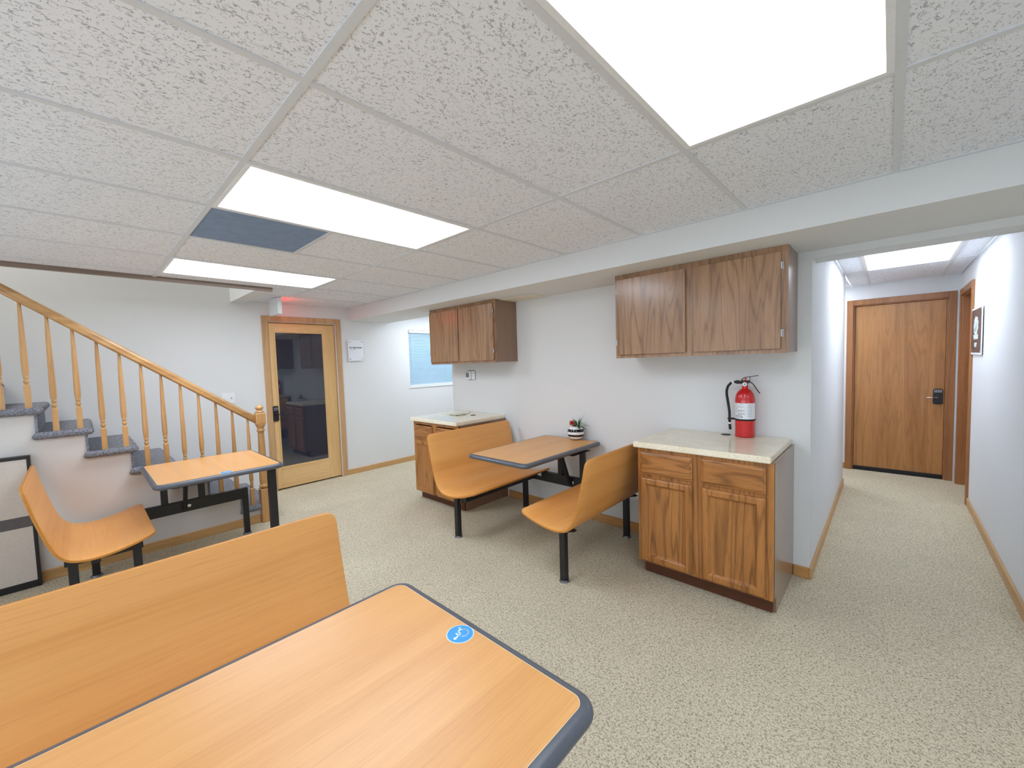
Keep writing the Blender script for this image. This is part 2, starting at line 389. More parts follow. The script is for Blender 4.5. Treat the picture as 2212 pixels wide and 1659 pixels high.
for a in ((XL, XR, 2.640, 2.66), (XL, XL+.02, 1.405, 2.66), (XR-.02, XR, YF, 2.66)): obj('wall_angle', bx(*a, ZC-.003, ZC+.02), M['tee'], ceil)
# hallway and alcove ceilings
for a in ((-.365, -.20, 3.49, 4.38), (-.365, -.20, 4.38, 5.61), (-.365, -.20, 5.61, 6.77), (-.20, .41, 3.49, 4.38), (-.20, .41, 5.61, 6.77), (.41, .56, 3.49, 4.38), (.41, .56, 4.38, 5.61), (.41, .56, 5.61, 6.77), (-1.58, -1.16, 5.9, 6.77), (-1.16, -.55, 6.64, 6.77), (-1.16, -.55, 5.9, 6.03), (-.55, -.365, 5.9, 6.77),
          (XL, -5.05, YB, 4.75), (-4.44, -3.99, YB, 4.75)): tile(*a, z=2.31)
for a in ((-.212, -.188, 3.49, 6.77), (.398, .422, 3.49, 6.77)): tee(*a, z=2.31)
for yy in (4.38, 5.61): tee(-.365, .56, yy-.012, yy+.012, z=2.3094)
# pale access panel in the soffit
t = thing('soffit_panel', 'pale flat access panel set in the soffit above the left wall cabinet', 'panel', (-2.72, 3.15, SOF))
obj('cover', bx(-2.99, -2.46, 3.03, 3.262, SOF-.006, SOF-.0005, bev=.002), M['paper'], t)
# ceiling lights
def light(x, y, label, z=ZC, mat='diffuser', grp='fluorescent panels in the room ceiling', l=1.22):
    t = thing('ceiling_light', label, 'light', (x+.305, y+l/2, z), group=grp)
    w = .61; fr = .018
    obj('frame', boxes([(x+.012, x+.012+fr, y+.012, y+l-.012, z-.004, z+.018), (x+w-.012-fr, x+w-.012, y+.012, y+l-.012, z-.004, z+.018),
                        (x+.012+fr, x+w-.012-fr, y+.012, y+.012+fr, z-.004, z+.018), (x+.012+fr, x+w-.012-fr, y+l-.012-fr, y+l-.012, z-.004, z+.018)]), M['white'], t)
    obj('diffuser', bx(x+.012+fr, x+w-.012-fr, y+.012+fr, y+l-.012-fr, z+.004, z+.010), M[mat], t)
light(-.60, .50, 'largest lit ceiling panel, above the near table', mat='diff_near')
light(-2.43, .50, 'lit ceiling panel next to the slate-blue tile')
light(-4.26, .50, 'lit ceiling panel beside the stairwell edge trim', mat='diff_far')
for (lx, ly), w_ in zip(LIGHTS[3:], ('straight behind', 'to the left behind', 'to the right behind', 'beyond the right frame edge from')): light(lx, ly, 'added ceiling fill panel '+w_+' the camera, out of frame', mat='diff_near', grp='unseen added fill panels behind the camera')  # added panels out of view, raising the room's overall brightness
light(-5.05, 3.45, 'added ceiling fill panel hidden behind the soffit in the window alcove', z=2.31, grp='added alcove fill panel')  # added panel, hidden from view, brightens the alcove wall
light(-.20, 4.385, 'lit ceiling panel in the hallway', z=2.31, mat='diff_hall', grp='hallway ceiling panel')
light(-1.16, 6.03, 'small added ceiling fill panel out of sight in the recess left of the hall end door', z=2.31, mat='fill_recess', grp='added recess fill panel', l=.61)  # added unseen panel, evens out the light in the hall
# added light out of view above the stairs, brightening the stairwell
ld = bpy.data.lights.new('stairwell_fill_light', 'AREA'); ld.shape = 'RECTANGLE'; ld.size = .6; ld.size_y = 1.4; ld.energy = 40; ld.color = (1, .97, .93)
lo = bpy.data.objects.new('stairwell_fill_light', ld); COL.objects.link(lo); lo.location = (-4.97, -2.0, 4.55)

# ------------------------------------------------------------------ baseboards
def bb(name, lst, m): struct(name, boxes(lst, bev=.003), M[m])
T = .013; HB = .075
bb('baseboard_left', [(XL, XL+T, 2.53, 4.75, 0, HB)], 'base_y')
bb('baseboard_back', [(-3.06, -1.25, YB-T, YB, 0, HB), (-.45, -.365, YB-T, YB, 0, HB), (.56, XR, YB-T, YB, 0, HB)], 'base_x')
bb('baseboard_hall_left', [(-.365, -.365+T, YB-T, 5.9, 0, HB)], 'base_y')
bb('baseboard_hall_right', [(.56-T, .56, YB, 5.775, 0, HB)], 'base_y')
bb('baseboard_hall_end', [(-1.5, -.40, 6.77-T, 6.77, 0, HB)], 'base_x')
bb('baseboard_alcove', [(-3.993-T, -3.993, YB, 4.75, 0, HB)], 'base_y')

# ------------------------------------------------------------------ door_1: light oak glass door in the left wall
cas = boxes([(XL, XL+.018, 1.561, DL0, 0, 2.157), (XL, XL+.018, DL1+.012, 2.532, 0, 2.157), (XL, XL+.018, DL0, DL1+.012, DLZ+.005, 2.157),
             (XL-.15, XL, DL0-.001, DL0+.012, 0, DLZ), (XL-.15, XL, DL1-.012, DL1+.001, 0, DLZ), (XL-.15, XL, DL0, DL1, DLZ-.012, DLZ+.001)], bev=.003)
d1 = struct('door_1', cas, M['pine_c'])
sx0, sx1 = XL-.045, XL-.006
y0, y1 = DL0+.014, DL1-.014
obj('stile', bx(sx0, sx1, y0, 1.700, .018, 2.072, bev=.002), M['pine'], d1)
obj('stile', bx(sx0, sx1, 2.295, y1, .018, 2.072, bev=.002), M['pine'], d1)
obj('rail', bx(sx0, sx1, 1.700, 2.295, 1.968, 2.072, bev=.002), M['pine_h'], d1)
obj('rail', bx(sx0, sx1, 1.700, 2.295, .018, .275, bev=.002), M['pine_h'], d1)
obj('glass_pane', bx(XL-.032, XL-.022, 1.698, 2.297, .273, 1.97), M['glass_dark'], d1)
obj('glazing_bead', boxes([(XL-.022, XL-.012, 1.700, 1.712, .275, 1.968), (XL-.022, XL-.012, 2.283, 2.295, .275, 1.968), (XL-.022, XL-.012, 1.712, 2.283, .275, .287), (XL-.022, XL-.012, 1.712, 2.283, 1.956, 1.968)]), M['pine'], d1)
def keypad(parent, ox, mirror_axis):
    pass
lk = obj('keypad_lock', bx(XL-.006, XL+.022, 1.628, 1.692, .87, 1.055, bev=.008, seg=2), M['lock'], d1, label='black keypad lock')
bm = bmesh.new(); cyl(bm, (XL+.02, 1.665, .955), (XL+.05, 1.665, .955), .012, seg=10); tube(bm, [(XL+.05, 1.66, .955), (XL+.055, 1.72, .953), (XL+.05, 1.78, .948)], .007)
obj('lever', bm, M['lock'], lk)
bm = bmesh.new()
for i in range(5):
    box(bm, XL+.022, XL+.0235, 1.634+i*.0115, 1.642+i*.0115, 1.022, 1.036)
    box(bm, XL+.022, XL+.0235, 1.634+i*.0115, 1.642+i*.0115, 1.003, 1.012)
obj('keypad', bm, M['inkgrey'], lk)
struct('wall_dark_room', boxes([(XL-2.2, XL-.15, 1.2, 1.25, 0, 2.4), (XL-2.2, XL-.15, 2.9, 2.95, 0, 2.4), (XL-2.25, XL-2.2, 1.2, 2.95, 0, 2.4), (XL-2.2, XL-.15, 1.2, 2.95, 2.4, 2.50), (XL-2.2, XL-.15, 1.2, 2.95, -.05, 0)]), M['wall'])

# ------------------------------------------------------------------ window_1 with mini blind
w1 = struct('window_1', boxes([(XL-.13, XL-.09, WN0, WN0+.04, WNZ0, WNZ1), (XL-.13, XL-.09, WN1-.04, WN1, WNZ0, WNZ1), (XL-.13, XL-.09, WN0, WN1, WNZ1-.04, WNZ1), (XL-.13, XL-.09, WN0, WN1, WNZ0, WNZ0+.04)]), M['white'])
obj('pane', bx(XL-.112, XL-.108, WN0+.04, WN1-.04, WNZ0+.04, WNZ1-.04), M['glass'], w1)
obj('sill', bx(XL-.13, XL+.012, WN0-.01, WN1+.01, WNZ0-.022, WNZ0+.004, bev=.003), M['white'], w1)
struct('wall_window_well', boxes([(XL-.85, XL-.75, 3.2, 5.0, .6, 2.6), (XL-.85, XL-.15, 3.2, 3.3, .6, 2.6), (XL-.85, XL-.15, 4.9, 5.0, .6, 2.6), (XL-.85, XL-.15, 3.2, 5.0, .5, .6)]), M['wall'])
bl = thing('window_blind', 'white mini blind closed over the window beside the left wall cabinet', 'blind', (XL-.02, 4.11, WNZ0))
obj('head_rail', bx(XL-.045, XL+.012, WN0+.004, WN1-.004, 2.012, 2.05, bev=.003), M['white'], bl)
obj('bottom_rail', bx(XL-.028, XL-.004, WN0+.008, WN1-.008, 1.178, 1.192, bev=.003), M['white'], bl)
nsl = 37
s0 = None
for i in range(nsl):
    z = 1.205 + i*(2.006-1.205)/(nsl-1)
    if s0 is None:
        bm = bmesh.new(); prism(bm, [(-.011, -.0085), (-.004, -.001), (.008, .0085), (.0088, .0078), (-.003, -.0022), (-.0104, -.0096)], 'y', WN0+.01, WN1-.01)
        s0 = obj('slat', bm, M['slat'])
        s0.data.transform(Matrix.Translation((0, -4.11, 0))); s0.parent = bl; s0.location = (0.002, 0, z-WNZ0)
    else: copy_obj(s0, bl, (0.002, 0, z-WNZ0))
obj('wand', cyl(bmesh.new(), (XL+.006, WN0+.06, 1.45), (XL+.006, WN0+.06, 2.01), .003, seg=8), M['white'], bl)

# ------------------------------------------------------------------ hallway doors
d2 = struct('door_2', boxes([(-.398, -.335, 6.752, 6.77, 0, 2.133), (.472, .53, 6.752, 6.77, 0, 2.133), (-.335, .472, 6.752, 6.77, 2.068, 2.133),
                             (-.336, -.320, 6.77, 6.90, 0, 2.07), (.457, .473, 6.77, 6.90, 0, 2.07), (-.335, .472, 6.77, 6.90, 2.055, 2.071)], bev=.003), M['hcase'])
obj('door_leaf', bx(-.318, .455, 6.790, 6.832, .045, 2.052, bev=.002), M['hdoor'], d2)
obj('door_sweep', bx(-.320, .457, 6.776, 6.792, .000, .052, bev=.004), M['black_rub'], d2)
lk = obj('keypad_lock', bx(.366, .444, 6.766, 6.790, .868, 1.042, bev=.008, seg=2), M['lock'], d2, label='black keypad lock')
bm = bmesh.new(); tube(bm, [(.40, 6.765, .945), (.40, 6.735, .945), (.36, 6.725, .945), (.30, 6.73, .938)], .007)
obj('lever', bm, M['steel'], lk)
obj('keypad', boxes([(.374+i*.013, .383+i*.013, 6.7645, 6.766, 1.0, 1.03) for i in range(5)]), M['inkgrey'], lk)
struct('wall_behind_doors', boxes([(-.6, .75, 6.90, 6.96, 0, 2.50), (.69, .75, 5.6, 6.90, 0, 2.50)]), M['wall_hall'])
d3 = struct('door_3', boxes([(.542, .56, 5.778, 5.842, 0, 2.13), (.542, .56, 6.638, 6.70, 0, 2.13), (.542, .56, 5.842, 6.638, 2.063, 2.13),
                             (.56, .68, 5.84, 5.852, 0, 2.065), (.56, .68, 6.628, 6.641, 0, 2.065), (.56, .68, 5.84, 6.64, 2.053, 2.066)], bev=.002), M['hcase'])
obj('door_leaf', bx(.648, .686, 5.853, 6.627, .012, 2.052, bev=.002), M['door_r'], d3)

# ------------------------------------------------------------------ staircase
RISE, RUN = .183, .249
nose = lambda k: .309+(5-k)*RUN       # y of the nosing tip of tread k
st = thing('staircase', 'carpeted staircase rising along the left wall with slate-grey treads', 'stairs', (-4.96, 1.2, 0))
poly = [(1.205, 0.0), (1.205, RISE*1-.045)]
K = 12
for k in range(1, K+1):
    yr = nose(k)-.045; yn = nose(k+1)-.045
    if k > 1: poly.append((yr, RISE*k-.045))
    else: poly[-1] = (yr, RISE*k-.045); poly[0] = (yr, 0)
    poly.append((yn, RISE*k-.045))
poly.append((poly[-1][0], 0))
bm = bmesh.new(); prism(bm, poly, 'x', XL+.001, XS); obj('side_wall', bm, M['stairwall'], st)
TR0 = None
for k in range(1, K+1):
    yt = nose(k); yb = nose(k+1)-.045
    if TR0 is None:
        bm = bmesh.new(); n = 14; w = []
        L = yt-yb; R_ = .024
        prof = [(-L, -.045), (-R_, -.050)]
        for a in range(7):
            t_ = -PI/2+PI*a/6; prof.append((-R_+R_*math.cos(t_), -.024+.026*math.sin(t_)))
        prof += [(-L, .0)]
        prism(bm, prof, 'x', 0, 1.005)
        bmesh.ops.bevel(bm, geom=[e for e in bm.edges if all(v.co.x > 1.0 for v in e.verts)], offset=.018, segments=3, affect='EDGES')
        for dx, ax in ((0, 'side'), (0, 'nose')):
            pts = []; rad = []
            for i in range(0, 75):
                q = i/74; ph = 2*PI*i/4.2
                if ax == 'side': pts.append((.988+.003*math.sin(ph), -L+L*.93*q, -.024+.002*math.cos(ph)))
                else: pts.append((.01+.985*q, -.022+.002*math.sin(ph*2), -.024+.002*math.cos(ph*2)))
                rad.append(.026+.0022*math.sin(ph))
            tube(bm, pts, rad, 10)
        TR0 = obj('tread', bm, M['scarpet'], smooth=False)
        TR0.parent = st; TR0.location = (XL+.002-(-4.96), yt-1.2, RISE*k)
    else: copy_obj(TR0, st, (XL+.002-(-4.96), yt-1.2, RISE*k))
RS0 = None
for k in range(1, K+1):
    yr = nose(k)-.045; zz = RISE*(k-1)
    loc = (XL+.003-(-4.96), yr-1.2, zz)
    if RS0 is None:
        RS0 = obj('riser', bx(0, .978, 0, .014, 0, RISE-.045), M['scarpet']); RS0.parent = st; RS0.location = loc
    else: copy_obj(RS0, st, loc)
obj('baseboard', bx(XS, XS+T, -2.4, 1.17, 0, HB+.005, bev=.003), M['base_y'], st)
# railing
rl = thing('stair_railing', 'turned light-oak stair railing ending in a ball-topped newel post', 'railing', (-4.45, 1.205, 0))
xb = -4.49
zu = lambda y: 1.012+.735*(1.137-y)
bm = bmesh.new()
pr = [(-.022, 0), (-.030, .012), (-.024, .022), (-.031, .040), (-.024, .055), (-.010, .062), (.010, .062), (.024, .055), (.031, .040), (.024, .022), (.030, .012), (.022, 0)]
A = [bm.verts.new((xb+p[0], 1.185, zu(1.185)+p[1]*1.24)) for p in pr]; B = [bm.verts.new((xb+p[0], -1.35, zu(-1.35)+p[1]*1.24)) for p in pr]
for i in range(len(pr)):
    fc = bm.faces.new((A[i], A[(i+1) % len(pr)], B[(i+1) % len(pr)], B[i])); fc.smooth = True
bm.faces.new(A); bm.faces.new(B[::-1])
obj('handrail', bm, M['rail_y'], rl)
def baluster_bm(L):
    bm = bmesh.new(); s = .0165; hb = .175
    box(bm, -s, s, -s, s, 0, hb-.012)
    # pyramid shoulder
    v = [bm.verts.new((x, y, hb-.012)) for x, y in ((-s, -s), (s, -s), (s, s), (-s, s))]; w_ = [bm.verts.new((x*.62, y*.62, hb)) for x, y in ((-s, -s), (s, -s), (s, s), (-s, s))]
    for i in range(4): bm.faces.new((v[i], v[(i+1) % 4], w_[(i+1) % 4], w_[i]))
    bm.faces.new(w_)
    lathe(bm, [(.010, hb-.002), (.010, hb+.006), (.016, hb+.014), (.0165, hb+.020), (.0115, hb+.030), (.011, hb+.040), (.0155, hb+.046), (.0155, hb+.052), (.012, hb+.056), (.0165, hb+.07), (.0185, hb+.12), (.0175, hb+.2), (.0135, L-.16), (.0095, L-.03), (.0095, L)], seg=12)
    return bm
BAL = {}
for i in range(-4, 12):
    y = -.006+.1245*(i-2)
    k = int(math.floor((nose(1)-y)/RUN))+1   # which tread
    z = RISE*k-.002; L = zu(y)-z+.006
    key = i % 2
    if key not in BAL:
        BAL[key] = obj('baluster', baluster_bm(L), M['rail']); BAL[key].parent = rl; BAL[key].location = (xb+4.45, y-1.205, z)
    else: copy_obj(BAL[key], rl, (xb+4.45, y-1.205, z))
bm = bmesh.new(); s = .042; nx, ny = -4.462, 1.215
box(bm, nx-s, nx+s, ny-s, ny+s, 0, .335, bev=.003)
bm2 = [(.030, .335), (.030, .345), (.044, .352), (.046, .362), (.040, .372), (.034, .378), (.037, .395), (.038, .44), (.034, .60), (.030, .78), (.0275, .88), (.028, .90), (.036, .905), (.036, .915), (.029, .922), (.032, .94), (.042, .962), (.044, .972)]
lathe(bm, bm2, (nx, ny, 0), 20)
box(bm, nx-s, nx+s, ny-s, ny+s, .972, 1.085, bev=.006)
nw = obj('newel_post', bm, M['rail'], rl)
bm = bmesh.new(); lathe(bm, [(.024, 1.085), (.038, 1.090), (.040, 1.096), (.026, 1.104), (.022, 1.112), (.030, 1.120), (.036, 1.130), (.035, 1.142), (.026, 1.153), (.010, 1.159)], (nx, ny, 0), 18)
obj('finial', bm, M['rail'], nw)

# ------------------------------------------------------------------ laminate booths
def rrect(x0, x1, y0, y1, r, n=6):
    pts = []
    for cx, cy, a0 in ((x1-r, y1-r, 0), (x0+r, y1-r, 90), (x0+r, y0+r, 180), (x1-r, y0+r, 270)):
        for i in range(n+1):
            a = math.radians(a0+90*i/n); pts.append((cx+r*math.cos(a), cy+r*math.sin(a)))
    return pts
def loft(bm, loops, mis, smooth=True):
    R_ = [[bm.verts.new(p) for p in lp] for lp in loops]
    for k in range(len(R_)-1):
        n = len(R_[k])
        for i in range(n):
            fc = bm.faces.new((R_[k][i], R_[k][(i+1) % n], R_[k+1][(i+1) % n], R_[k+1][i])); fc.material_index = mis[k]; fc.smooth = smooth
    return R_
def tabletop(t, u0, u1, v0, v1, ztop=.76, rc=.055):
    bd = .026; th = .038
    bm = bmesh.new(); top = rrect(u0+bd+.002, u1-bd-.002, v0+bd+.002, v1-bd-.002, rc-bd)
    a = rrect(u0+bd, u1-bd, v0+bd, v1-bd, rc-bd+.002)
    R_ = loft(bm, [[(x, y, ztop) for x, y in top], [(x, y, ztop) for x, y in a], [(x, y, ztop-th+.004) for x, y in a]], [1, 1], False)
    bm.faces.new(R_[0]); fb = bm.faces.new(R_[-1][::-1]); fb.material_index = 1
    tp = obj('tabletop', bm, [M['lam_x'], M['cream']], t)
    bm = bmesh.new(); loops = []
    n = 8
    for i in range(n+1):
        ang = PI/2-PI*i/n; off = .027*math.cos(ang); zz = ztop-th/2+(th/2)*math.sin(ang)
        loops.append([(x, y, zz+.0006) for x, y in rrect(u0+bd-off, u1-bd+off, v0+bd-off, v1-bd+off, rc-bd+off)])
    loops.append([(x, y, ztop-th) for x, y in rrect(u0+bd+.01, u1-bd-.01, v0+bd+.01, v1-bd-.01, rc-bd)])
    loops.insert(0, [(x, y, ztop+.0008) for x, y in rrect(u0+bd+.0005, u1-bd-.0005, v0+bd+.0005, v1-bd-.0005, rc-bd+.002)])
    loft(bm, loops, [0]*(len(loops)-1))
    obj('edge_band', bm, M['band'], tp)
    return tp
PROF = [(-.262, .885), (-.250, .82), (-.235, .745), (-.215, .66), (-.192, .57), (-.172, .505), (-.150, .455), (-.120, .418), (-.080, .398), (-.03, .389), (.03, .389), (.09, .397), (.15, .410), (.21, .427), (.26, .444), (.29, .450)]
def smooth_prof(P, n=3):
    out = []
    for i in range(len(P)-1):
        p0 = P[max(i-1, 0)]; p1 = P[i]; p2 = P[i+1]; p3 = P[min(i+2, len(P)-1)]
        for k in range(n):
            s = k/n; f_ = lambda a, b, c, d: .5*((2*b)+(-a+c)*s+(2*a-5*b+4*c-d)*s*s+(-a+3*b-3*c+d)*s**3)
            out.append((f_(p0[0], p1[0], p2[0], p3[0]), f_(p0[1], p1[1], p2[1], p3[1])))
    out.append(P[-1]); return out
def bench(t, u0, u1, vleg, sgn):
    P = smooth_prof(PROF, 2)
    S = [0]
    for i in range(1, len(P)): S.append(S[-1]+math.hypot(P[i][0]-P[i-1][0], P[i][1]-P[i-1][1]))
    tot = S[-1]
    # resample with extra points near both ends
    ds = [0, .004, .012, .024, .04, .06]
    samp = ds+[.09+(tot-.18)*i/26 for i in range(27)]+[tot-d for d in reversed(ds)]
    def at(s):
        for i in range(1, len(S)):
            if s <= S[i]+1e-9:
                q = (s-S[i-1])/(S[i]-S[i-1]); return (P[i-1][0]+q*(P[i][0]-P[i-1][0]), P[i-1][1]+q*(P[i][1]-P[i-1][1]))
        return P[-1]
    bm = bmesh.new(); rows = []
    for s in samp:
        d = min(s, tot-s); rr = .048 if s < tot/2 else .055
        cut = rr-math.sqrt(max(0, rr*rr-(rr-min(d, rr))**2))
        v, z = at(s); n = 10
        rows.append([bm.verts.new((u0+cut+(u1-u0-2*cut)*j/n, vleg+sgn*v, z)) for j in range(n+1)])
    for a, b2 in zip(rows[:-1], rows[1:]):
        for j in range(10):
            fc = bm.faces.new((a[j], a[j+1], b2[j+1], b2[j])); fc.smooth = True
    o = obj('bench_shell', bm, [M['lam_b'], M['ply']], t)
    # make sure that normals look up / to the sitter
    if o.data.polygons[len(o.data.polygons)//2].normal.z < 0 and o.data.polygons[-1].normal.z < 0: o.data.flip_normals()
    md = o.modifiers.new('thick', 'SOLIDIFY'); md.thickness = .016; md.offset = -1; md.material_offset_rim = 1
    md2 = o.modifiers.new('edge', 'BEVEL'); md2.width = .003; md2.segments = 2; md2.limit_method = 'ANGLE'; md2.angle_limit = math.radians(50)
    return o
def leg(t, u, v, z1, s=.022):
    bm = bx(u-s, u+s, v-s, v+s, .012, z1, bev=.003)
    o = obj('leg', bm, M['black'], t)
    bm = bmesh.new(); cyl(bm, (u, v, 0), (u, v, .014), .036, .030, seg=14); obj('foot_pad', bm, M['footsteel'], o)
    return o
def sticker(t, u, v, z, rot, tp):
    rot += PI
    bm = bmesh.new(); lathe(bm, [(.0375, z), (.0375, z+.0010)], (u, v, 0), 36)
    o = obj('accessibility_sticker', bm, M['stkwhite'], t, label='round blue wheelchair-symbol sticker')
    bm = bmesh.new(); lathe(bm, [(.0355, z+.0008), (.0355, z+.0014)], (u, v, 0), 36)
    obj('blue_disc', bm, M['blue'], o)
    bm = bmesh.new(); zz = z+.0014; ca, sa = math.cos(rot), math.sin(rot)
    def q(p): return (u+p[0]*ca-p[1]*sa, v+p[0]*sa+p[1]*ca)
    def line(pts, w):
        for a, b2 in zip(pts[:-1], pts[1:]):
            a, b2 = Vector(a), Vector(b2); d = (b2-a).normalized(); n = Vector((-d.y, d.x))*w/2; a = a-d*w*.3; b2 = b2+d*w*.3
            prism(bm, [q(a+n), q(a-n), q(b2-n), q(b2+n)], 'z', zz-.0004, zz+.0003)
    line([(-.004, .016), (-.002, .000), (.010, -.002), (.016, -.016), (.021, -.014)], .0045)
    line([(-.003, .008), (.009, .007)], .0038)
    arc = [(-.003+.0145*math.cos(math.radians(a)), -.008+.0145*math.sin(math.radians(a))) for a in range(130, 341, 15)]
    line(arc, .0034)
    h = q((-.005, .022)); lathe(bm, [(.0045, zz-.0004), (.0045, zz+.0003)], (h[0], h[1], 0), 16)
    obj('wheelchair_symbol', bm, M['stkwhite'], o)
def supports(t, v0, vb, braces, ub, zt=.724, uarm=.8):
    a = v0+.24 if v0 < -.5 else v0; c2 = vb-.24 if vb > .5 else vb
    obj('cross_beam', boxes([(ub-.02, ub+.02, a, c2, .335, .428), (ub-.019, ub+.019, v0, vb, .334, .366)], bev=.003), M['black'], t)
    c = sum(braces)/2
    for v in braces: obj('post', bx(ub-.022, ub+.022, v-.022, v+.022, .428, zt-.03, bev=.002), M['black'], t)
    for v in braces: obj('table_arm', bx(ub-.05, uarm, v-.019, v+.019, zt-.03, zt, bev=.002), M['black'], t)
    obj('mounting_plate', bx(ub-.02, ub+.25, braces[0]-.07, braces[1]+.07, zt-.034, zt-.029, bev=.001), M['black'], t)
    bm = bmesh.new(); prism(bm, [(ub+.022, .36), (ub+.045, .36), (ub+.20, zt-.034), (ub+.16, zt-.034)], 'y', c-.014, c+.014)
    br = obj('brace', bm, M['black'], t)
    bm = bmesh.new(); cyl(bm, (ub+.018, c+.03, .385), (ub+.032, c+.03, .385), .013, seg=12); obj('bolt', bm, M['steel'], br)
def bench_frame(t, u0, u1, vleg, sgn):
    obj('seat_rail', bx(u0, u1, min(vleg+sgn*.07, vleg+sgn*.15), max(vleg+sgn*.07, vleg+sgn*.15), .340, .378, bev=.002), M['black'], t)
    for uu in (u0+.03, u1-.03):
        bm = bmesh.new(); z = .372
        poly = [(vleg-sgn*.10, z), (vleg-sgn*.03, z-.02), (vleg+sgn*.05, z-.02), (vleg+sgn*.20, z+.028), (vleg+sgn*.20, z+.036), (vleg+sgn*.05, z+.008), (vleg-sgn*.06, z+.010)]
        prism(bm, poly, 'x', uu-.02, uu+.02); br = obj('seat_bracket', bm, M['black'], t)
# T1: booth against the back wall
t = thing('booth', 'two-bench beech laminate booth against the back wall between the two cabinets', 'booth', (-2.135, YB, 0), -PI/2, group='laminate booths with black steel frames', world=False)
tabletop(t, .035, 1.11, -.37, .27)
for sg in (-1, 1):
    bench(t, .095, 1.17, -.555 if sg < 0 else .535, -sg)
    leg(t, .16, sg*.555, .36); leg(t, 1.07, sg*.555, .36)
    bench_frame(t, .14, 1.10, sg*.555, -sg)
supports(t, -.555, .555, (-.09, .15), .18)
# T2: single-bench booth against the stair wall
t = thing('booth', 'small single-bench booth with a corner table leg against the stair wall', 'booth', (XS, .565, 0), 0, group='laminate booths with black steel frames', world=False)
tp = tabletop(t, .14, 1.025, -.268, .535)
bench(t, .08, .98, -.555, 1)
leg(t, .88, -.655, .375); leg(t, .88, -.36, .37); leg(t, .21, -.555, .36); leg(t, .21, .435, .43)
obj('seat_rail', bx(.14, .93, -.577, -.533, .335, .372, bev=.002), M['black'], t)
bm = bmesh.new(); prism(bm, [(-.69, .38), (-.69, .35), (-.33, .35), (-.33, .385), (-.40, .372), (-.6, .368)], 'x', .85, .91); obj('seat_bracket', bm, M['black'], t)
supports(t, -.555, .415, (-.135, .115), .21)
leg(t, .82, .49, .724, .027)
sticker(t, .965, .15, .76, -PI/2, tp)
# T3: near booth
t = thing('booth', 'nearest single-bench booth with large tabletop in the foreground', 'booth', (-.91, -.38, 0), PI/2, group='laminate booths with black steel frames', world=False)
tp = tabletop(t, .04, 1.127, -.47, .31)
bench(t, .03, 1.118, .555, -1)
leg(t, .16, .555, .36); leg(t, .98, .60, .36); leg(t, .98, .36, .36); leg(t, .20, -.435, .43)
obj('seat_rail', bx(.12, 1.02, .533, .577, .335, .372, bev=.002), M['black'], t)
supports(t, -.415, .555, (-.115, .135), .20)
leg(t, .93, -.42, .724, .027)
sticker(t, 1.062, -.07, .76, PI/2+PI, tp)

